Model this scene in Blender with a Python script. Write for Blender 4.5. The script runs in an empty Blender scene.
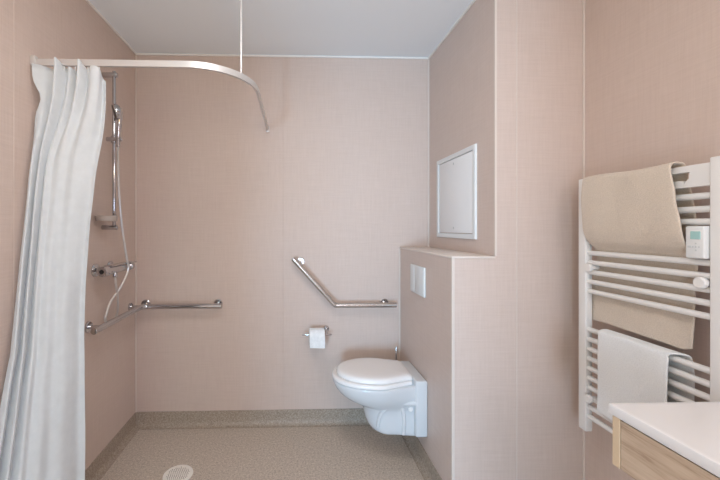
import bpy, bmesh, math
from mathutils import Vector, Matrix
PI = math.pi
scn = bpy.context.scene
COL = scn.collection

# ------------------------------------------------------------------ helpers
def link(name, bm, mat, parent=None, smooth=True, angle=35):
    bmesh.ops.recalc_face_normals(bm, faces=bm.faces[:])
    me = bpy.data.meshes.new(name)
    bm.to_mesh(me); bm.free()
    o = bpy.data.objects.new(name, me)
    COL.objects.link(o)
    if mat: me.materials.append(mat)
    if smooth:
        for p in me.polygons: p.use_smooth = True
        me.set_sharp_from_angle(angle=math.radians(angle))
    if parent:
        o.parent = parent
        o.matrix_parent_inverse = Matrix.Translation(-parent.location)
    return o

def empty(name, loc, label, cat, group=None):
    o = bpy.data.objects.new(name, None)
    o.empty_display_size = .05
    COL.objects.link(o); o.location = loc
    return tag(o, label, cat, group)

def tag(o, label, cat, group=None):
    o['label'] = label; o['category'] = cat
    if group: o['group'] = group
    return o

def struct(o):
    o['kind'] = 'structure'; return o

def box(bm, x0, x1, y0, y1, z0, z1, bev=0, seg=2):
    vs = [bm.verts.new((x, y, z)) for z in (z0, z1) for y in (y0, y1) for x in (x0, x1)]
    fs = [bm.faces.new([vs[i] for i in q]) for q in
          ((0, 1, 3, 2), (4, 6, 7, 5), (0, 4, 5, 1), (2, 3, 7, 6), (0, 2, 6, 4), (1, 5, 7, 3))]
    if bev:
        es = list({e for f in fs for e in f.edges})
        bmesh.ops.bevel(bm, geom=es, offset=bev, segments=seg, profile=.5, affect='EDGES')
    return bm

def BM(): return bmesh.new()

def frame_for(t, prev=None):
    t = t.normalized()
    if prev is None:
        a = Vector((0, 0, 1)) if abs(t.z) < .9 else Vector((1, 0, 0))
        n = t.cross(a).normalized()
    else:
        n = (prev - t * prev.dot(t)).normalized()
    return n, t.cross(n)

def tube(bm, pts, r, n=14, cap=True, bev=0):
    pts = [Vector(p) for p in pts]
    rs = r if isinstance(r, (list, tuple)) else [r] * len(pts)
    rings = []; prev = None
    for i, p in enumerate(pts):
        if i == 0: t = pts[1] - pts[0]
        elif i == len(pts) - 1: t = pts[-1] - pts[-2]
        else: t = (pts[i + 1] - p).normalized() + (p - pts[i - 1]).normalized()
        a, b = frame_for(t, prev); prev = a
        rings.append([bm.verts.new(p + (a * math.cos(k * 2 * PI / n) + b * math.sin(k * 2 * PI / n)) * rs[i]) for k in range(n)])
    for A, B in zip(rings, rings[1:]):
        for k in range(n):
            bm.faces.new((A[k], A[(k + 1) % n], B[(k + 1) % n], B[k]))
    if cap:
        bm.faces.new(rings[0][::-1]); bm.faces.new(rings[-1])
    return bm

def rod(bm, p0, p1, r, n=16, bev=.0015):
    p0, p1 = Vector(p0), Vector(p1); t = (p1 - p0).normalized()
    b = min(bev, r * .6)
    return tube(bm, [p0, p0 + t * b * .3, p0 + t * b, p1 - t * b, p1 - t * b * .3, p1],
                [r - b, r - b * .3, r, r, r - b * .3, r - b], n)

def smooth_path(pts, n=8):
    P = [Vector(p) for p in pts]; out = []
    for i in range(len(P) - 1):
        p0 = P[max(i - 1, 0)]; p1 = P[i]; p2 = P[i + 1]; p3 = P[min(i + 2, len(P) - 1)]
        for k in range(n):
            t = k / n
            out.append(.5 * ((2 * p1) + (p2 - p0) * t + (2 * p0 - 5 * p1 + 4 * p2 - p3) * t * t + (3 * p1 - p0 - 3 * p2 + p3) * t ** 3))
    out.append(P[-1]); return out

def round_corner(a, c, b, r, n=8):
    a, b, c = Vector(a), Vector(b), Vector(c)
    u = (a - c).normalized(); v = (b - c).normalized()
    ang = u.angle(v); d = r / math.tan(ang / 2)
    p, q = c + u * d, c + v * d
    o = c + (u + v).normalized() * (r / math.sin(ang / 2))
    out = []
    P, Q = p - o, q - o; tot = P.angle(Q)
    for k in range(n + 1):
        s = k / n
        out.append(o + (P * math.sin((1 - s) * tot) + Q * math.sin(s * tot)) / math.sin(tot))
    return out

def lathe(bm, base, axis, prof, n=28):
    """prof: list of (distance along axis, radius)"""
    base = Vector(base); axis = Vector(axis).normalized(); a, b = frame_for(axis)
    rings = []
    for h, r in prof:
        if r < 1e-6: rings.append([bm.verts.new(base + axis * h)])
        else: rings.append([bm.verts.new(base + axis * h + (a * math.cos(k * 2 * PI / n) + b * math.sin(k * 2 * PI / n)) * r) for k in range(n)])
    for A, B in zip(rings, rings[1:]):
        for k in range(n):
            k2 = (k + 1) % n
            if len(A) == 1 and len(B) == 1: continue
            if len(A) == 1: bm.faces.new((A[0], B[k2], B[k]))
            elif len(B) == 1: bm.faces.new((A[k], A[k2], B[0]))
            else: bm.faces.new((A[k], A[k2], B[k2], B[k]))
    if len(rings[0]) > 1: bm.faces.new(rings[0][::-1])
    if len(rings[-1]) > 1: bm.faces.new(rings[-1])
    return bm

def loft(bm, loops, cap0=True, cap1=True):
    R = [[bm.verts.new(p) for p in L] for L in loops]
    n = len(R[0])
    for A, B in zip(R, R[1:]):
        for k in range(n):
            bm.faces.new((A[k], A[(k + 1) % n], B[(k + 1) % n], B[k]))
    if cap0: bm.faces.new(R[0][::-1])
    if cap1: bm.faces.new(R[-1])
    return bm

# ---------------------------------------------------------------- materials
def s2l(c):
    return tuple(((v / 255) / 12.92 if v / 255 <= .04045 else ((v / 255 + .055) / 1.055) ** 2.4) for v in c) + (1,)

def mat(name, rgb, rough=.5, metal=0, spec=.5, coat=0):
    m = bpy.data.materials.new(name); m.use_nodes = True
    b = m.node_tree.nodes['Principled BSDF']
    b.inputs['Base Color'].default_value = s2l(rgb)
    b.inputs['Roughness'].default_value = rough
    b.inputs['Metallic'].default_value = metal
    b.inputs['Specular IOR Level'].default_value = spec
    b.inputs['Coat Weight'].default_value = coat
    return m

class NT:
    def __init__(s, m): s.t = m.node_tree; s.b = s.t.nodes['Principled BSDF']
    def n(s, typ, **kw):
        nd = s.t.nodes.new(typ)
        for k, v in kw.items():
            if k in nd.inputs.keys(): nd.inputs[k].default_value = v
            else: setattr(nd, k, v)
        return nd
    def l(s, a, b): s.t.links.new(a, b)

def noise(N, vec, scale, detail=3):
    nz = N.n('ShaderNodeTexNoise'); nz.inputs['Scale'].default_value = scale; nz.inputs['Detail'].default_value = detail
    N.l(vec, nz.inputs['Vector']); return nz.outputs['Fac']

def ramp(N, fac, stops):
    r = N.n('ShaderNodeValToRGB'); e = r.color_ramp.elements
    while len(e) < len(stops): e.new(.5)
    for i, (p, c) in enumerate(stops): e[i].position = p; e[i].color = c if len(c) == 4 else s2l(c)
    N.l(fac, r.inputs['Fac']); return r.outputs['Color']

def math_n(N, op, a, b):
    m = N.n('ShaderNodeMath'); m.operation = op
    for i, v in enumerate((a, b)):
        if isinstance(v, (int, float)): m.inputs[i].default_value = v
        else: N.l(v, m.inputs[i])
    return m.outputs[0]

def wall_mat():
    m = mat('woven_laminate', (200, 178, 166), .42, spec=.35); N = NT(m)
    geo = N.n('ShaderNodeNewGeometry'); sep = N.n('ShaderNodeSeparateXYZ'); N.l(geo.outputs['Position'], sep.inputs[0])
    u = math_n(N, 'ADD', sep.outputs['X'], sep.outputs['Y'])
    facs = []
    for su, sz in ((260, 9), (9, 260), (110, 5), (5, 110)):
        c = N.n('ShaderNodeCombineXYZ')
        N.l(math_n(N, 'MULTIPLY', u, su), c.inputs[0]); N.l(math_n(N, 'MULTIPLY', sep.outputs['Z'], sz), c.inputs[1])
        facs.append(noise(N, c.outputs[0], 1, 2))
    s = math_n(N, 'ADD', math_n(N, 'ADD', facs[0], facs[1]), math_n(N, 'ADD', facs[2], facs[3]))
    s = math_n(N, 'MULTIPLY', s, .25)
    col = ramp(N, s, [(.28, (202, 181, 170)), (.5, (210, 190, 179)), (.72, (217, 198, 188))])
    N.l(col, N.b.inputs['Base Color'])
    bp = N.n('ShaderNodeBump'); bp.inputs['Strength'].default_value = .12; bp.inputs['Distance'].default_value = .002
    N.l(s, bp.inputs['Height']); N.l(bp.outputs[0], N.b.inputs['Normal'])
    return m

def floor_mat(k=1):
    m = mat('speckled_vinyl' if k > 1 else 'coved_vinyl', (160, 138, 122), .45, spec=.4); N = NT(m)
    tc = N.n('ShaderNodeNewGeometry')
    f1 = noise(N, tc.outputs['Position'], 260, 2); f2 = noise(N, tc.outputs['Position'], 90, 3)
    s = math_n(N, 'ADD', math_n(N, 'MULTIPLY', f1, .6), math_n(N, 'MULTIPLY', f2, .4))
    col = ramp(N, s, [(p, s2l([v * (k, k * (1 if k > 1 else .975), k * (.98 if k > 1 else .93))[i] for i, v in enumerate(c)])) for p, c in ((.34, (136, 124, 115)), (.47, (182, 168, 158)), (.54, (192, 179, 169)), (.68, (220, 210, 202)))])
    N.l(col, N.b.inputs['Base Color'])
    return m

def oak_mat():
    m = mat('light_oak', (205, 170, 130), .5, spec=.3); N = NT(m)
    tc = N.n('ShaderNodeTexCoord'); mp = N.n('ShaderNodeMapping'); mp.inputs['Scale'].default_value = (14, 1.6, 14)
    N.l(tc.outputs['Object'], mp.inputs[0])
    f = noise(N, mp.outputs[0], 3.2, 6)
    mp2 = N.n('ShaderNodeMapping'); mp2.inputs['Scale'].default_value = (60, 5, 60); N.l(tc.outputs['Object'], mp2.inputs[0])
    g = noise(N, mp2.outputs[0], 4, 3)
    s = math_n(N, 'ADD', math_n(N, 'MULTIPLY', f, .7), math_n(N, 'MULTIPLY', g, .3))
    col = ramp(N, s, [(.3, (140, 110, 86)), (.45, (194, 168, 144)), (.58, (206, 182, 158)), (.75, (218, 196, 174))])
    N.l(col, N.b.inputs['Base Color']); return m

def cloth_mat(name, lo, hi, scale, bump=.4, rough=.95, sheen=.3, dist=.003):
    m = mat(name, hi, rough, spec=.1); N = NT(m)
    tc = N.n('ShaderNodeTexCoord')
    f = noise(N, tc.outputs['Object'], scale, 4)
    N.l(ramp(N, f, [(.3, lo), (.7, hi)]), N.b.inputs['Base Color'])
    N.b.inputs['Sheen Weight'].default_value = sheen
    bp = N.n('ShaderNodeBump'); bp.inputs['Strength'].default_value = bump; bp.inputs['Distance'].default_value = dist
    N.l(f, bp.inputs['Height']); N.l(bp.outputs[0], N.b.inputs['Normal'])
    return m

M_wall = wall_mat(); M_floor = floor_mat(1.065); M_cove = floor_mat(.90); M_oak = oak_mat()
M_oak_edge = mat('oak_edge_band', (222, 196, 164), .5, spec=.3)
M_ceil = mat('ceiling_paint', (241, 245, 249), .9, spec=.1)
M_trim = mat('beige_trim', (220, 206, 196), .4)
M_ctrim = mat('white_bead', (240, 236, 232), .5)
M_chrome = mat('chrome', (200, 200, 203), .10, 1)
M_steel = mat('satin_steel', (200, 196, 192), .24, 1)
M_alu = mat('rail_aluminium', (212, 207, 204), .36, .45)
M_hose = mat('silver_hose', (215, 212, 210), .3, .6)
M_ceramic = mat('white_ceramic', (213, 214, 216), .12, spec=.5, coat=.3)
M_seat = mat('white_seat_plastic', (240, 236, 234), .22)
M_white = mat('white_plastic', (228, 228, 227), .5)
M_panel = mat('access_panel_white', (240, 238, 237), .5)
M_rad = mat('white_enamel', (234, 231, 228), .28)
M_top = mat('white_washbasin', (240, 236, 234), .25)
M_dark = mat('dark_gap', (40, 36, 34), .6)
M_paper = cloth_mat('paper', (232, 232, 232), (244, 244, 244), 60, .1)
M_screen = mat('lcd_screen', (165, 204, 202), .2)
M_btn = mat('grey_button', (205, 207, 207), .5)
M_drain = mat('drain_plastic', (246, 240, 231), .45)
M_curtain = cloth_mat('curtain_fabric', (205, 207, 209), (211, 213, 215), 30, .05, .85)
M_beige = cloth_mat('beige_terry', (206, 191, 175), (221, 206, 190), 260, .5, .95, .4)
M_wtowel = cloth_mat('white_terry', (230, 231, 231), (240, 241, 241), 260, .5, .95, .4)

# ------------------------------------------------------------------ setting
XL, XR, YB, YN, H = -1.06, 1.337, 2.371, -1.3, 2.492
XP, XD, YP, ZL = .7205, .9203, 1.578, 1.197      # low boxing face, duct face, their front, ledge height
T = .1
def wall(name, *a, m=None):
    return struct(link(name, box(BM(), *a), m or M_wall, smooth=False))
wall('floor', XL - T, XR + T, YN - 4.5, YB + T, -.1, 0, m=M_floor)
wall('ceiling', XL - T, XR + T, YN - T, YB + T, H, H + .1, m=M_ceil)
wall('wall_left', XL - T, XL, YN, YB + T, 0, H)
wall('wall_back', XL, XR, YB, YB + T, 0, H)
wall('wall_right', XR, XR + T, YN, YB + T, 0, H)
wall('wall_boxing', XP, XR, YP, YB, 0, ZL - .008)
wall('wall_duct', XD, XR, YP, YB, ZL - .008, H)
DX0, DX1, DH = -.96, -.2, 2.12                     # doorway behind the camera
bm = BM()
box(bm, XL, DX0, YN - T, YN, 0, H); box(bm, DX1, XR, YN - T, YN, 0, H); box(bm, DX0, DX1, YN - T, YN, DH, H)
struct(link('wall_near', bm, M_wall, smooth=False))
# ledge on the boxing
struct(link('trim_ledge', box(BM(), XP - .004, XD, YP - .004, YB, ZL - .008, ZL + .002, .0015), M_trim))
# vertical edge strips and seams
tn = [0]
def strip(x0, x1, y0, y1, z0, z1, m=M_trim):
    tn[0] += 1
    struct(link('trim_%d' % tn[0], box(BM(), x0, x1, y0, y1, z0, z1, .0008, 1), m))
e = .004
strip(XL, XL + .008, YB - .008, YB, .1, H)                       # back left corner
strip(XD - .009, XD, YB - .009, YB, ZL, H)                       # duct/back corner
strip(XP - .008, XP, YB - .008, YB, .1, ZL - .01)                # boxing/back corner
strip(XP - .003, XP + .010, YP - .003, YP + .008, .0, ZL - .008) # boxing outer edge
strip(XD - .003, XD + .007, YP - .003, YP + .008, ZL + .002, H)  # duct outer edge
strip(XR - .008, XR, YP - .008, YP, 0, H)                        # right corner
strip(1.0185, 1.0225, YP - .002, YP, 0, H)                       # panel joint on the front face
strip(XL, XL + .0015, 1.353, 1.3565, .1, H, mat('joint_filler', (216, 199, 188), .5))                        # panel joint left wall
strip(-.078, -.075, YB - .0012, YB, .1, H, M_wall)               # panel joint back wall
# ceiling beads
b_ = .010
strip(XL, XD, YB - b_, YB, H - b_, H, M_ctrim)
strip(XL, XL + b_, YN, YB - b_, H - b_, H, M_ctrim)
strip(XD - b_, XD, YP, YB - b_, H - b_, H, M_ctrim)
strip(XR - b_, XR, YN, YP, H - b_, H, M_ctrim)
# coved vinyl skirting
def cove(name, p0, p1, nrm, h=.1, th=.004, r=.034):
    p0, p1, nrm = Vector(p0), Vector(p1), Vector(nrm)
    prof = [(0, h), (th, h)] + [(th + r - r * math.cos(a), r - r * math.sin(a) + .0005) for a in [i * PI / 2 / 8 for i in range(9)]] + [(th + r, -.004), (0, -.004)]
    L = [[p + nrm * d + Vector((0, 0, z)) for d, z in prof] for p in (p0, p1)]
    bm = BM(); loft(bm, L)
    return struct(link(name, bm, M_cove))
cove('baseboard_left', (XL, YN, 0), (XL, YB, 0), (1, 0, 0))
cove('baseboard_back', (XL, YB, 0), (XP, YB, 0), (0, -1, 0))
cove('baseboard_boxing', (XP, YP, 0), (XP, YB, 0), (-1, 0, 0))
cove('baseboard_front', (XP - .04, YP, 0), (XR, YP, 0), (0, -1, 0))
cove('baseboard_right', (XR, YN, 0), (XR, YP, 0), (-1, 0, 0))

# ------------------------------------------------------------- floor drain
DXc, DYc = -.627, 1.905
t = empty('floor_drain', (DXc, DYc, 0), 'round cream plastic drain grate set in the speckled shower floor', 'drain')
link('drain_rim', lathe(BM(), (DXc, DYc, -.002), (0, 0, 1), [(0, .078), (.003, .078), (.0045, .075), (.0045, .066), (.003, .064), (.001, .064)], 48), M_drain, t)
bm = BM(); lathe(bm, (DXc, DYc, -.001), (0, 0, 1), [(0, .0638), (.0032, .0638), (.0036, .062), (.0036, 0)], 48)
link('grate', bm, M_drain, t)
bm = BM()
for i in range(-5, 6):
    for j in range(-6, 7):
        x = (i + (.5 if j % 2 else 0)) * .0105; y = j * .0092
        if x * x + y * y < .056 ** 2:
            lathe(bm, (DXc + x, DYc + y, .0018), (0, 0, 1), [(0, .0026), (.0012, .0026)], 8)
link('drain_holes', bm, mat('drain_hole', (120, 108, 98), .7), t, smooth=False)

# ------------------------------------------------- shower curtain rail, rod
RZ = 1.995; RY = 1.442; RX = -.18; RR = .27
def sweep_rect(bm, pts, w, h):
    loops = []
    for i, p in enumerate(pts):
        a = pts[max(i - 1, 0)]; b = pts[min(i + 1, len(pts) - 1)]
        tt = (b - a).normalized(); s = Vector((-tt.y, tt.x, 0))
        loops.append([p + s * w / 2 + Vector((0, 0, h / 2)), p - s * w / 2 + Vector((0, 0, h / 2)),
                      p - s * w / 2 - Vector((0, 0, h / 2)), p + s * w / 2 - Vector((0, 0, h / 2))])
    return loft(bm, loops)
path = [Vector((XL + .004, RY, RZ)), Vector((-.75, RY, RZ))] + round_corner((-.8, RY, RZ), (RX, RY, RZ), (RX, 2.2, RZ), RR, 20) + [Vector((RX, YB - .004, RZ))]
t = empty('shower_curtain_rail', (XL + .02, RY, RZ), 'pale metal shower curtain rail curving from the left wall round to the back wall', 'curtain rail')
link('rail', sweep_rect(BM(), path, .012, .026), M_alu, t)
link('wall_bracket', box(BM(), XL, XL + .022, RY - .010, RY + .010, RZ - .014, RZ + .026, .004), M_alu, t)
link('wall_bracket', box(BM(), RX - .012, RX + .012, YB - .012, YB, RZ - .022, RZ + .018, .004), M_alu, t)
ro = Vector((-.235, 1.549, 0))
link('support_rod', tube(BM(), [(ro.x, ro.y, RZ + .013), (ro.x, ro.y, H)], .005, 12), M_alu, t)
link('rod_rose', lathe(BM(), (ro.x, ro.y, H), (0, 0, -1), [(0, .016), (.006, .016), (.01, .008)], 20), M_alu, t)

# ------------------------------------------------------------ shower curtain
def lerp(a, b, t): return a + (b - a) * t
def ease(t): t = max(0, min(1, t)); return t * t * (3 - 2 * t)
def interp(tab, z):                       # tab sorted by falling z
    if z >= tab[0][0]: return tab[0][1]
    for (z0, v0), (z1, v1) in zip(tab, tab[1:]):
        if z >= z1:
            k = (z0 - z) / (z0 - z1); return lerp(v0, v1, k)
    return tab[-1][1]
LX = [(1.985, -1.042), (1.86, -1.018), (1.76, -1.027), (1.52, -1.034), (0, -1.030)]
LY = [(1.985, 1.435), (1.76, 1.43), (1.52, 1.395), (.87, 1.305), (.78, 1.28), (.3, 1.17), (0, 1.14)]
RXt = [(1.985, -.765), (1.92, -.762), (1.63, -.795), (1.35, -.828), (1.1, -.846), (.9, -.852), (0, -.845)]
RYt = [(1.985, 1.45), (0, 1.44)]
NU, NV = 180, 80
TOPC = [(-1.047, 1.428, 1.985), (-1.010, 1.440, 1.981), (-.972, 1.456, 1.974), (-.944, 1.408, 2.001), (-.930, 1.456, 1.979), (-.905, 1.436, 1.977), (-.884, 1.458, 1.968),
        (-.850, 1.402, 1.993), (-.838, 1.446, 1.968), (-.806, 1.412, 1.971), (-.780, 1.418, 1.967), (-.786, 1.456, 1.944), (-.768, 1.450, 1.925)]
HANG = [(0, 0), (.05, .018), (.10, -.014), (.155, .022), (.21, -.008), (.27, .020), (.345, .012), (.45, .023), (.56, .014), (.68, .024), (.80, .012), (.92, -.006), (1, .004)]
def cr(tab, u):
    n = len(tab) - 1; x = min(max(u, 0), 1) * n; i = min(int(x), n - 1); t = x - i
    p0 = tab[max(i - 1, 0)]; p1 = tab[i]; p2 = tab[i + 1]; p3 = tab[min(i + 2, n)]
    return [.5 * (2 * b + (c - a) * t + (2 * a - 5 * b + 4 * c - d) * t * t + (3 * b - a - 3 * c + d) * t ** 3) for a, b, c, d in zip(p0, p1, p2, p3)]
def curtain_pt(u, v):
    tx, ty, tz = cr(TOPC, u); ht, hn = cr(HANG, u)
    z = lerp(tz, .07, v)
    L = Vector((interp(LX, z), interp(LY, z), 0)); R = Vector((interp(RXt, z), interp(RYt, z), 0))
    d = (R - L).normalized(); nrm = Vector((d.y, -d.x, 0))
    k = ease((1.985 - z) / 1.3)
    h = L.lerp(R, ht) + nrm * hn * lerp(.75, 1.15, k)
    kk = ease((tz - z) / .40)
    p = Vector((tx, ty, 0)).lerp(h, kk)
    pinch = math.exp(-((z - 1.85) / .05) ** 2) * max(0, 1 - u * 9)
    p.x += .026 * pinch
    p += nrm * (.0022 * math.sin(8 * z + 9 * u) + .0016 * math.sin(17 * z - 13 * u)) * kk
    p.x = max(p.x, XL + .009)
    return Vector((p.x, p.y, z))
def sheet(bm, fn, nu, nv, th):
    g = [[bm.verts.new(fn(i / nu, j / nv)) for i in range(nu + 1)] for j in range(nv + 1)]
    for j in range(nv):
        for i in range(nu):
            bm.faces.new((g[j][i], g[j][i + 1], g[j + 1][i + 1], g[j + 1][i]))
    bmesh.ops.recalc_face_normals(bm, faces=bm.faces[:])
    bmesh.ops.solidify(bm, geom=bm.faces[:], thickness=th)
    return bm
t = empty('shower_curtain', (-.92, 1.40, .07), 'white fabric shower curtain gathered in folds against the left wall', 'shower curtain')
link('curtain_cloth', sheet(BM(), curtain_pt, NU, NV, .0016), M_curtain, t, angle=180)
for x, z in ((-1.01, 1.979), (-.93, 1.977), (-.885, 1.966), (-.835, 1.966), (-.79, 1.955)):
    link('curtain_hook', rod(BM(), (x, RY, z - .012), (x, RY, 1.981), .0022, 8, .0006), M_white, t)
# ------------------------------------------------- riser rail with soap dish
BX, BY, BZ0, BZ1 = -.995, 1.963, 1.328, 2.178
t = empty('shower_riser_rail', (BX, BY, BZ0), 'chrome vertical shower riser rail fixed to the left wall', 'shower rail')
link('riser_bar', rod(BM(), (BX, BY, BZ0 - .01), (BX, BY, BZ1 + .015), .0095), M_chrome, t)
for z in (BZ1 - .006, BZ0 + .003):
    bm = BM(); rod(bm, (XL, BY, z), (BX + .018, BY, z), .0135, 18, .003); link('wall_mount', bm, M_chrome, t)
bm = BM(); lathe(bm, (BX, BY, 1.795), (0, 0, 1), [(0, .014), (.003, .017), (.037, .017), (.04, .014)])
rod(bm, (BX - .035, BY - .012, 1.815), (BX + .048, BY - .012, 1.815), .012, 16, .003)
link('slider', bm, M_chrome, t)
# soap dish: oval wire-rimmed tray on the bar
def oval(cx, cy, z, a, b, n=36): return [(cx + a * math.cos(k * 2 * PI / n), cy + b * math.sin(k * 2 * PI / n), z) for k in range(n)]
bm = BM(); sx, sy = BX - .008, BY - .066
loft(bm, [oval(sx, sy, 1.370, .040, .05), oval(sx, sy, 1.366, .046, .056), oval(sx, sy, 1.392, .05, .062), oval(sx, sy, 1.392, .0475, .0595), oval(sx, sy, 1.371, .043, .053), oval(sx, sy, 1.3715, .02, .025)])
box(bm, BX - .012, BX + .012, BY - .015, BY + .014, 1.364, 1.397, .003)
link('soap_dish', bm, mat('clear_grey_plastic', (190, 178, 170), .12), t)

# hand shower in the slider
t = empty('hand_shower', (-.948, 1.945, 1.78), 'chrome hand shower clipped in the riser rail slider', 'hand shower')
hp = [(-.967, 1.948, 1.772), (-.966, 1.948, 1.82), (-.962, 1.946, 1.87), (-.958, 1.944, 1.915), (-.958, 1.942, 1.945), (-.966, 1.938, 1.975)]
hp = smooth_path(hp, 6)
rs = [lerp(.0105, .0135, min(1, i / 14)) if i < 16 else lerp(.0135, .024, (i - 16) / (len(hp) - 17)) for i in range(len(hp))]
link('handle', tube(BM(), hp, rs, 18), M_chrome, t)
hc = Vector((-.966, 1.936, 1.960)); ax = Vector((-.84, -.46, -.28)).normalized()
link('spray_head', lathe(BM(), hc - ax * .026, ax, [(0, 0), (.001, .016), (.007, .030), (.016, .039), (.026, .043), (.036, .044), (.040, .042)], 32), M_chrome, t)
link('spray_face', lathe(BM(), hc + ax * .0125, ax, [(0, .0405), (.0035, .039), (.005, .036), (.005, 0)], 32), mat('spray_grey', (96, 88, 84), .4), t)

# mixer
MX, MZ = -.984, 1.103
t = empty('shower_mixer', (MX, 1.955, MZ), 'chrome thermostatic shower mixer bar on the left wall above the grab bar', 'shower mixer')
link('mixer_body', rod(BM(), (MX, 1.865, MZ), (MX, 2.10, MZ), .0225, 24, .004), M_chrome, t)
bm = BM(); lathe(bm, (MX, 1.866, MZ), (0, -1, 0), [(0, .021), (.002, .0265), (.044, .0265), (.05, .0235), (.05, .012), (.046, .011), (.046, 0)], 28)
k = link('temperature_knob', bm, M_chrome, t)
link('knob_recess', lathe(BM(), (MX, 1.8195, MZ), (0, -1, 0), [(0, .0108), (.0005, .0108)], 20), M_dark, k)
bm = BM(); lathe(bm, (MX, 2.098, MZ), (0, 1, 0), [(0, .021), (.002, .0265), (.034, .0265), (.04, .022), (.04, 0)], 28)
box(bm, MX - .008, MX + .008, 2.112, 2.20, MZ + .012, MZ + .021, .003)
link('flow_lever', bm, M_chrome, t)
link('top_shelf', box(BM(), MX - .02, MX + .024, 1.872, 2.10, MZ + .021, MZ + .027, .002), M_chrome, t)
for y in (1.893, 2.045):
    bm = BM(); lathe(bm, (XL, y, MZ), (1, 0, 0), [(0, .036), (.004, .036), (.012, .029), (.016, .017), (.07, .016)], 30)
    link('wall_rose', bm, M_chrome, t)
link('hose_outlet', rod(BM(), (MX, 1.95, MZ - .02), (MX, 1.95, MZ - .045), .0115), M_chrome, t)

# hose
hz = [(-.967, 1.948, 1.770), (-.967, 1.948, 1.70), (-.966, 1.958, 1.52), (-.962, 1.985, 1.33), (-.957, 2.025, 1.16), (-.955, 2.04, 1.09), (-.980, 2.01, 1.00),
      (-1.020, 1.975, .92), (-1.030, 1.95, .86), (-1.034, 1.945, .820), (-1.036, 1.985, .797), (-1.034, 2.045, .805), (-1.022, 2.052, .85), (-1.000, 2.01, .94), (-.986, 1.962, 1.02), (MX, 1.95, MZ - .044)]
bm = BM(); pth = smooth_path(hz, 14)
tube(bm, pth, [.0062 + .0006 * (i % 2) for i in range(len(pth))], 10)
tag(link('shower_hose', bm, M_hose), 'silver flexible shower hose looping from the hand shower down to the mixer', 'hose')

# ------------------------------------------------------------------ grab bars
def flange(base, axis, reach, r=.030):
    bm = BM(); lathe(bm, base, axis, [(0, r), (.008, r), (.011, r - .004), (.011, .010), (reach, .009)], 28); return bm
GX, GY, GZ = -.985, 2.296, .82
t = empty('corner_grab_bar', (GX, GY, GZ), 'polished steel grab bar turning the back left shower corner', 'grab bar')
gp = [Vector((GX, 1.752, GZ))] + round_corner((GX, 1.8, GZ), (GX, GY, GZ), (-.6, GY, GZ), .045, 10) + [Vector((-.478, GY, GZ))]
link('grab_tube', tube(BM(), gp, .0165, 20), M_chrome, t)
link('tube_end', lathe(BM(), (GX, 1.753, GZ), (0, -1, 0), [(0, .0168), (.004, .0168), (.007, .012), (.007, 0)], 20), M_steel, t)
link('tube_end', lathe(BM(), (-.479, GY, GZ), (1, 0, 0), [(0, .0168), (.004, .0168), (.007, .012), (.007, 0)], 20), M_steel, t)
link('mounting_flange', flange((XL, 1.828, GZ), (1, 0, 0), GX - XL), M_chrome, t)
link('mounting_flange', flange((XL, 2.286, GZ), (1, 0, 0), GX - XL + .01, .026), M_chrome, t)
link('mounting_flange', flange((-.992, YB, GZ), (0, -1, 0), YB - GY), M_chrome, t)
link('mounting_flange', flange((-.513, YB, GZ), (0, -1, 0), YB - GY), M_chrome, t)

AY = 2.303; A0 = Vector((-.006, AY, 1.122)); A1 = Vector((.268, AY, .8175)); A2 = Vector((.6695, AY, .8175))
t = empty('angled_grab_bar', A1, 'brushed steel angled grab bar on the back wall above the toilet paper', 'grab bar')
link('grab_tube', tube(BM(), [A0] + round_corner(A0, A1, A2, .03, 8) + [A2], .0165, 20), M_steel, t)
d0 = (A0 - A1).normalized()
link('tube_end', lathe(BM(), A0, d0, [(0, .0168), (.004, .0168), (.007, .012), (.007, 0)], 20), M_chrome, t)
link('tube_end', lathe(BM(), A2, (1, 0, 0), [(0, .0168), (.004, .0168), (.007, .012), (.007, 0)], 20), M_chrome, t)
f0 = A0 - d0 * .035
bm = flange((f0.x + .022, YB, f0.z + .004), (0, -1, 0), .02)
tube(bm, smooth_path([(f0.x + .022, YB - .015, f0.z + .004), (f0.x + .018, YB - .04, f0.z + .003), (f0.x, AY, f0.z)], 5), .009, 14)
link('mounting_flange', bm, M_steel, t)
link('mounting_flange', flange((.61, YB, .8175), (0, -1, 0), YB - AY), M_chrome, t)

# -------------------------------------------------------- toilet paper holder
HY, HZ = 2.296, .628
t = empty('toilet_paper_holder', (.205, HY, HZ), 'slim chrome toilet paper holder on the back wall below the angled bar', 'paper holder')
bm = BM(); lathe(bm, (.214, YB, HZ + .018), (0, -1, 0), [(0, .02), (.006, .02), (.009, .017), (.009, .006)], 24)
link('wall_plate', bm, M_chrome, t)
bm = BM(); tube(bm, smooth_path([(.214, YB - .008, HZ + .018), (.214, HY + .03, HZ + .016), (.214, HY + .006, HZ + .004), (.214, HY, HZ)], 5), .005, 12)
link('arm', bm, M_chrome, t)
link('holder_bar', rod(BM(), (.050, HY, HZ), (.244, HY, HZ), .0055), M_chrome, t)
bm = BM(); cz = HZ - .0145
R_, r_ = .057, .021
pr = [(0, r_), (0, R_ - .002), (.002, R_), (.095, R_), (.097, R_ - .002), (.097, r_)]
base = Vector((.0985, HY, cz)); rings = []
for h, r in pr + [pr[0]]:
    rings.append([(base.x + h, base.y + r * math.cos(k * 2 * PI / 40), base.z + r * math.sin(k * 2 * PI / 40)) for k in range(40)])
loft(bm, rings, False, False)
t = empty('toilet_roll', (.147, HY, cz), 'white toilet paper roll hanging on the chrome holder', 'toilet paper')
link('paper', bm, M_paper, t)
bm = BM(); L = []
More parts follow.
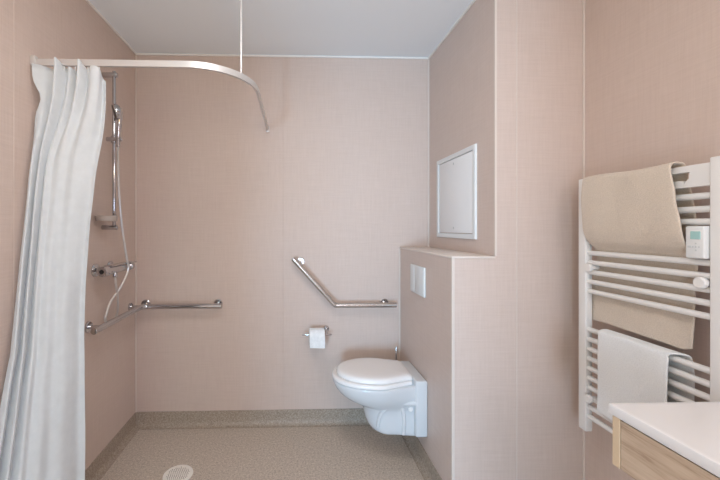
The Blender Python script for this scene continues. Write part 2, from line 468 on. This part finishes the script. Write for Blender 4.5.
for k in range(9):
    z_ = cz + .012 - .066 * k / 8; yy = HY - R_ - .0006
    L.append([(.0988, yy, z_), (.1952, yy, z_ - .003 * k / 8), (.1952, yy - .0012, z_ - .003 * k / 8), (.0988, yy - .0012, z_)])
loft(bm, L)
link('loose_sheet', bm, M_paper, t)

# -------------------------------------------------------------------- toilet
TY = 2.02
def egg(xf, xb, w, wb, z, n=24, xm=None, back_r=.0):
    """plan outline: egg front at xf, straight back at xb with half width wb"""
    xm = xm if xm is not None else lerp(xf, xb, .5)
    half = []
    for k in range(n + 1):                 # front quarter
        a = k / n * PI / 2
        half.append((xm - (xm - xf) * math.cos(a), w * math.sin(a) ** .94))
    m = 14
    for k in range(1, m + 1):
        s = k / m
        half.append((lerp(xm, xb, s), lerp(w, wb, ease(s))))
    if back_r:
        half = half[:-1]
        for k in range(6):
            a = k / 5 * PI / 2
            half.append((xb - back_r + back_r * math.sin(a), wb - back_r + back_r * math.cos(a)))
    pts = [(x, TY + y, z) for x, y in half] + [(x, TY - y, z) for x, y in reversed(half[1:])]
    return pts
t = empty('toilet', (XP, TY, .2), 'white wall hung toilet with closed lid on the boxed-in cistern wall', 'toilet')
XB = .675
sl = [  # z, front x, half width, back half width
    (.180, .470, .088, .106), (.183, .450, .096, .112), (.192, .434, .102, .116), (.212, .420, .106, .118), (.245, .408, .109, .119), (.285, .399, .111, .119), (.315, .390, .114, .119), (.328, .374, .119, .121),
    (.345, .336, .130, .127), (.365, .292, .147, .135), (.390, .259, .162, .141), (.415, .238, .172, .142),
    (.440, .225, .1775, .142), (.456, .221, .179, .141), (.463, .223, .177, .139), (.4665, .228, .172, .136)]
bm = BM(); loft(bm, [egg(xf, XB, w, wb, z, xm=.47 if z > .34 else .53) for z, xf, w, wb in sl])
body = link('bowl', bm, M_ceramic, t, angle=50)
bm = BM(); box(bm, .655, XP, TY - .15, TY + .15, .195, .499, .009, 4)
link('back_plate', bm, M_ceramic, t, angle=50)
# S-shaped trap relief on the two flanks
for s in (-1, 1):
    bm = BM()
    pp = smooth_path([(.462, TY + s * .092, .225), (.466, TY + s * .099, .270), (.480, TY + s * .106, .312), (.510, TY + s * .115, .345), (.56, TY + s * .124, .366), (.61, TY + s * .131, .374), (.66, TY + s * .136, .376)], 8)
    tube(bm, pp, [lerp(.009, .0155, i / (len(pp) - 1)) for i in range(len(pp))], 14)
    link('trap_relief', bm, M_ceramic, t)
    bm = BM(); pp = smooth_path([(.578, TY + s * .120, .365), (.594, TY + s * .1195, .325), (.600, TY + s * .118, .27), (.598, TY + s * .114, .195)], 8)
    tube(bm, pp, .0105, 14)
    link('trap_rib', bm, M_ceramic, t)
    bm = BM(); lathe(bm, (.634, TY + s * .116, .338), (0, s, 0), [(0, .014), (.012, .014), (.017, .010), (.018, 0)], 20)
    link('bolt_cap', bm, M_seat, t)
def slab_egg(zs, **kw):
    bm = BM()
    base = egg(kw['xf'], kw['xb'], kw['w'], kw['wb'], 0, xm=.46, back_r=.03)
    loft(bm, [[(.47 + (x - .47) * (1 - i_ / kw['w']), TY + (y - TY) * (1 - i_ / kw['w']), z) for x, y, _ in base] for z, i_ in zs])
    return bm
bm = slab_egg([(.4675, .004), (.469, .001), (.473, 0), (.484, .001), (.489, .005), (.4905, .012)], xf=.217, xb=.655, w=.181, wb=.125)
link('seat', bm, M_seat, t, angle=50)
bm = slab_egg([(.4915, .006), (.493, .001), (.498, 0), (.508, .003), (.514, .007), (.518, .014), (.521, .028), (.523, .055), (.524, .09), (.5245, .13)], xf=.243, xb=.657, w=.168, wb=.118)
link('lid', bm, M_seat, t, angle=50)
for s in (-1, 1):
    link('hinge', rod(BM(), (.650, TY + s * .055, .489), (.650, TY + s * .095, .489), .010, 16, .003), M_seat, t)

# flush plate
t = empty('flush_plate', (XP, 2.02, 1.0275), 'white dual flush plate on the boxed-in wall above the toilet', 'flush plate')
link('plate_frame', box(BM(), XP - .012, XP, 1.899, 2.125, .945, 1.110, .004, 3), M_white, t)
link('flush_button', box(BM(), XP - .0132, XP - .010, 1.908, 2.041, .955, 1.1, .002), M_white, t)
link('flush_button', box(BM(), XP - .0132, XP - .010, 2.044, 2.117, .955, 1.1, .002), M_white, t)

# access panel
t = empty('access_panel', (XD, 1.987, 1.27), 'white square access hatch on the wall above the ledge', 'access panel')
bm = BM(); y0, y1, z0, z1, fw = 1.739, 2.215, 1.27, 1.755, .028
prof = [(0, 0), (.011, .002), (.012, .006), (.010, fw - .002), (0, fw)]
L = []
for (cy, cz_, sy_, sz_) in ((y0, z0, 1, 1), (y1, z0, -1, 1), (y1, z1, -1, -1), (y0, z1, 1, -1)):
    L.append([(XD - h, cy + sy_ * w_, cz_ + sz_ * w_) for h, w_ in prof])
loft(bm, L + [L[0]], False, False); bmesh.ops.remove_doubles(bm, verts=bm.verts[:], dist=1e-6)
link('hatch_frame', bm, M_white, t, angle=20)
link('hatch_door', box(BM(), XD - .007, XD, y0 + fw + .003, y1 - fw - .003, z0 + fw + .003, z1 - fw - .003, .0015), M_panel, t)
for z in (z0 + fw + .03, z1 - fw - .03):
    link('hatch_lock', lathe(BM(), (XD - .0068, 1.985, z), (-1, 0, 0), [(0, .007), (.001, .007), (.0013, .005), (.0013, 0)], 16), M_btn, t)

# toilet brush
bx, by = .662, 2.262
t = empty('toilet_brush', (bx, by, 0), 'toilet brush with slim steel handle standing behind the toilet', 'toilet brush')
link('holder', lathe(BM(), (bx, by, .0), (0, 0, 1), [(0, .022), (.02, .024), (.05, .030), (.24, .032), (.243, .030), (.243, .010)], 28), M_steel, t)
link('handle', lathe(BM(), (bx, by, .243), (0, 0, 1), [(0, .005), (.2, .0045), (.31, .0045), (.314, .003), (.314, 0)], 16), M_steel, t)

# ------------------------------------------------------------ towel radiator
FX = 1.22                          # front plane
YF0, YF1 = 1.431, 1.470            # far upright
YN0, YN1 = .954, .994              # near upright
ZR0, ZR1 = .473, 1.536
t = empty('towel_radiator', (FX + .02, 1.212, ZR0), 'white ladder towel radiator with control box on the right wall', 'towel radiator')
for a, b in ((YF0, YF1), (YN0, YN1)):
    link('upright', box(BM(), FX, FX + .03, a, b, ZR0, ZR1, .004, 3), M_rad, t)
bx_ = FX + .015
for z in [1.425, 1.385, 1.347] + [1.224 - .04 * i for i in range(5)] + [.903 - .0405 * i for i in range(10)]:
    link('bar', tube(BM(), [(bx_, YN1 - .01, z), (bx_, YF0 + .01, z)], .0102, 16), M_rad, t)
# top panel with its towel slot
def panel_poly(bm, pts, x0, x1):
    loft(bm, [[(x0, y, z) for y, z in pts], [(x1, y, z) for y, z in pts]])
bm = BM(); z0, z1 = 1.4545, 1.522; s0, s1 = 1.4775, 1.502; ye = 1.05
panel_poly(bm, [(YN1 - .004, z0), (YN1 - .004, z1), (ye, z1), (ye, s1 - .004), (ye + .002, s0 + .004), (ye + .012, s0 - .006), (ye + .02, z0)], FX + .005, FX + .025)
panel_poly(bm, [(ye, s1), (ye, z1), (YF0 + .004, z1), (YF0 + .004, s1)], FX + .005, FX + .025)
panel_poly(bm, [(ye + .02, z0), (ye + .014, s0 - .006), (ye + .028, s0), (YF0 + .004, s0), (YF0 + .004, z0)], FX + .005, FX + .025)
link('top_panel', bm, M_rad, t, angle=20)
for z in (1.164, .622):
    for y in (YF0 - .019, YN1 + .018):
        bm = BM(); lathe(bm, (XR - .0005, y, z), (-1, 0, 0), [(0, .02), (.01, .02), (.014, .010), (XR - FX - .004, .010), (XR - FX - .002, .017), (XR - FX + .008, .0175), (XR - FX + .011, .014), (XR - FX + .011, 0)], 24)
        link('wall_bracket', bm, M_rad, t)
cb = link('control_box', box(BM(), FX - .012, FX + .022, .996, 1.048, 1.236, 1.334, .005, 3), M_white, t)
link('display', box(BM(), FX - .0132, FX - .010, 1.006, 1.033, 1.294, 1.318, .001, 1), M_screen, cb)
bm = BM()
for y, z in ((1.018, 1.281), (1.018, 1.271), (1.018, 1.261), (1.010, 1.271), (1.026, 1.271)):
    lathe(bm, (FX - .0118, y, z), (-1, 0, 0), [(0, .0024), (.001, .0024), (.0013, 0)], 10)
box(bm, FX - .013, FX - .0115, 1.032, 1.040, 1.268, 1.274)
link('keypad', bm, M_btn, cb)

# towels: a strip hung over a support; path in (x, z), from the front hem round to the back hem
def towel(name, path, y0, y1, th, m, label, fy=None, wob=.003, nu=36, dense=7):
    P = smooth_path([(x, 0, z) for x, z in path], dense)
    nv = len(P) - 1
    cum = [0]
    for a, b in zip(P, P[1:]): cum.append(cum[-1] + (b - a).length)
    def fn(u, v):
        i = min(int(round(v * nv)), nv); p = P[i]; s = cum[i] / cum[-1]
        y = lerp(y0, y1, u)
        dy, dx, dz = fy(u, s) if fy else (0, 0, 0)
        return Vector((p.x + dx, y + dy, p.z + dz))
    bm = sheet(BM(), fn, nu, nv, th)
    o = link(name, bm, m, angle=180)
    mod = o.modifiers.new('soft', 'SUBSURF'); mod.levels = 1; mod.render_levels = 1
    return tag(o, label, 'towel')
zt = 1.522
beige = [(1.262, .938), (1.264, 1.02), (1.262, 1.12), (1.2595, 1.21), (1.248, 1.248), (1.222, 1.278), (1.2085, 1.33), (1.2075, 1.42), (1.210, 1.50), (1.214, zt + .004),
         (1.224, zt + .0105), (1.2385, zt + .0105), (1.2495, zt + .003), (1.253, 1.49), (1.264, 1.42), (1.276, 1.32), (1.280, 1.2), (1.280, 1.06), (1.280, .965)]
def fb(u, s):
    # u = 0 at the far end, s = 0 at the front hem, .5 on top, 1 at the back hem
    near = [(0, -.012), (.14, -.018), (.25, -.030), (.34, -.028), (.42, -.012), (.5, .006), (.56, -.002), (.7, -.006), (.8, .03), (1, .04)]
    far = [(0, .030), (.12, .016), (.24, -.010), (.34, .004), (.44, .010), (.5, .006), (.6, 0), (1, -.02)]
    def at(tab):
        for (a, p), (b, q) in zip(tab, tab[1:]):
            if s <= b: return lerp(p, q, ease((s - a) / (b - a)))
        return tab[-1][1]
    dy = lerp(at(far), at(near), u)
    dx = -.0016 + .0016 * math.sin(8 * u + 9 * s) + .0012 * math.sin(17 * u - 13 * s)
    dz = 0
    if .44 < s < .56: dz = .004 * math.sin(6.5 * u + .5) * math.sin((s - .44) / .12 * PI) ** 2
    if s < .2: dz = (.004 * math.sin(5 * u) + .0015 * math.sin(11 * u) + .012 * ease((u - .88) / .12) ** 2) * (1 - ease(s / .2))
    if s > .85: dz = .004 * math.sin(4 * u)
    return dy, dx, dz
towel('bath_towel', beige, 1.424, 1.080, -.0065, M_beige, 'beige bath towel folded over the top panel of the white towel radiator', fb)
zb = .903
white = [(1.2075, .605), (1.209, .70), (1.208, .80), (1.2095, .88), (1.213, zb + .009), (1.222, zb + .0155), (1.235, zb + .0175), (1.248, zb + .0155), (1.256, zb + .006), (1.262, .86), (1.262, .76), (1.262, .66)]
def fw_(u, s):
    dx = -.0012 + .0012 * math.sin(9 * u + 8 * s)
    dy = (-u * .028 * ease((s - .5) / .08)) if s > .5 else -.004 * math.sin(3 * s)
    dz = (-.01 * math.sin(3 * u + .4) * (1 - s / .2)) if s < .2 else 0
    return dy, dx, dz
towel('hand_towel', white, 1.358, 1.098, -.0065, M_wtowel, 'white hand towel hung over a lower radiator bar behind the washbasin', fw_)

# -------------------------------------------------------------------- vanity
VX, VY1, VY0, VZ = .858, .931, .03, .85
t = empty('vanity_cabinet', (1.1, .48, .685), 'light oak shallow drawer cabinet under the white washbasin top', 'vanity cabinet')
cx0 = VX + .0025; cz0, cz1 = .689, VZ - .027
link('side_panel', box(BM(), cx0, XR, VY1 - .0297, VY1 - .008, cz0, cz1, .001, 1), M_oak_edge, t)
link('side_panel', box(BM(), cx0, XR, VY0 + .012, VY0 + .034, cz0, cz1, .001, 1), M_oak_edge, t)
link('drawer_front', box(BM(), cx0 + .001, cx0 + .019, VY0 + .036, VY1 - .031, cz0 + .001, cz1 - .004, .001, 1), M_oak, t)
bm = BM(); box(bm, cx0 + .02, XR, VY0 + .034, VY1 - .034, cz0 + .004, cz0 + .02)
link('bottom_panel', bm, M_oak_edge, t, smooth=False)
# washbasin top: slab with a soft basin recess
t = None
bm = BM(); nx, ny = 44, 70
bxc, byc, ba, bb = 1.12, .46, .165, .335
def topz(x, y):
    q = (abs((x - bxc) / ba) ** 4 + abs((y - byc) / bb) ** 4) ** .25
    return VZ - .09 * ease((1.02 - q) / .42) if q < 1.02 else VZ
g = [[bm.verts.new((lerp(VX + .002, XR, i / nx), lerp(VY0 + .002, VY1 - .002, j / ny), 0)) for i in range(nx + 1)] for j in range(ny + 1)]
for r in g:
    for v in r: v.co.z = topz(v.co.x, v.co.y)
for j in range(ny):
    for i in range(nx): bm.faces.new((g[j][i], g[j][i + 1], g[j + 1][i + 1], g[j + 1][i]))
rim = [g[0][i] for i in range(nx + 1)] + [g[j][nx] for j in range(1, ny + 1)] + [g[ny][i] for i in range(nx - 1, -1, -1)] + [g[j][0] for j in range(ny - 1, 0, -1)]
def ring(off, z):
    out = []
    for v in rim:
        x = v.co.x; y = v.co.y
        if abs(x - (VX + .002)) < 1e-6: x -= off
        if abs(y - (VY0 + .002)) < 1e-6: y -= off
        if abs(y - (VY1 - .002)) < 1e-6: y += off
        out.append(bm.verts.new((x, y, z)))
    return out
prev = rim
for off, z in ((.0014, VZ - .0006), (.002, VZ - .002), (.002, VZ - .0255), (.001, VZ - .027)):
    R = ring(off, z)
    for k in range(len(rim)):
        k2 = (k + 1) % len(rim); bm.faces.new((prev[k], prev[k2], R[k2], R[k]))
    prev = R
t = empty('washbasin', (1.1, .48, VZ - .027), 'white slab washbasin top projecting over the oak drawer cabinet', 'washbasin')
link('basin_top', bm, M_top, t, angle=50)
bm = BM(); lathe(bm, (bxc, byc, VZ - .0905), (0, 0, 1), [(0, .024), (.002, .024), (.003, .02), (.003, 0)], 24)
link('waste_cap', bm, M_chrome, t)

# ------------------------------------------------------------ camera + light
cam = bpy.data.cameras.new('camera'); co = bpy.data.objects.new('camera', cam); COL.objects.link(co)
co.location = (0, 0, 1.328); co.rotation_euler = (PI / 2, 0, -math.atan(.03))
cam.sensor_width = 36; cam.lens = 350 / 720 * 36
cam.shift_x = (360 - 305) / 720; cam.shift_y = (228 - 240) / 720
cam.clip_start = .02
scn.camera = co

def area(name, loc, target, sx, sy, power, rgb, shape='RECTANGLE'):
    l = bpy.data.lights.new(name, 'AREA'); l.shape = shape; l.size = sx; l.size_y = sy
    l.energy = power; l.color = rgb
    o = bpy.data.objects.new(name, l); COL.objects.link(o); o.location = loc
    o.rotation_euler = (Vector(target) - Vector(loc)).to_track_quat('-Z', 'Y').to_euler()
    return o
area('daylight_window', (-1.94, -5.3, .75), (.25, 2, 1.2), .8, 1.4, 255, (.37, .70, 1.02))
def ball(name, loc, r, power, rgb):
    l = bpy.data.lights.new(name, 'POINT'); l.shadow_soft_size = r; l.energy = power; l.color = rgb
    o = bpy.data.objects.new(name, l); COL.objects.link(o); o.location = loc; return o
ball('right_fill_light', (.85, -1.08, 1.8), .2, 40, (.46, .50, .575))  # added fill light behind the camera, brightens the side walls; no lamp there
ball('low_fill_light', (0, -.9, .8), .2, 40, (.36, .47, .65))  # invented low fill light, unseen; no such lamp stands in the room
area('ceiling_lamp', (-.1, .75, H - .032), (-.1, .75, 0), .6, .6, 20, (.50, .50, .51), 'DISK')
area('ceiling_bounce_fill', (.1, -.35, 1.75), (.1, .15, 2.5), .5, .5, 30, (.22, .15, .05), 'DISK')  # added upward fill for soft bounce off the ceiling, no real fitting
w = bpy.data.worlds.new('world'); scn.world = w; w.use_nodes = True
bg = w.node_tree.nodes['Background']; bg.inputs[0].default_value = (.76, 1.0, .96, 1); bg.inputs[1].default_value = 2.7

vs = scn.view_settings
vs.view_transform = 'Standard'; vs.look = 'None'; vs.exposure = 0; vs.gamma = 1; vs.use_curve_mapping = False
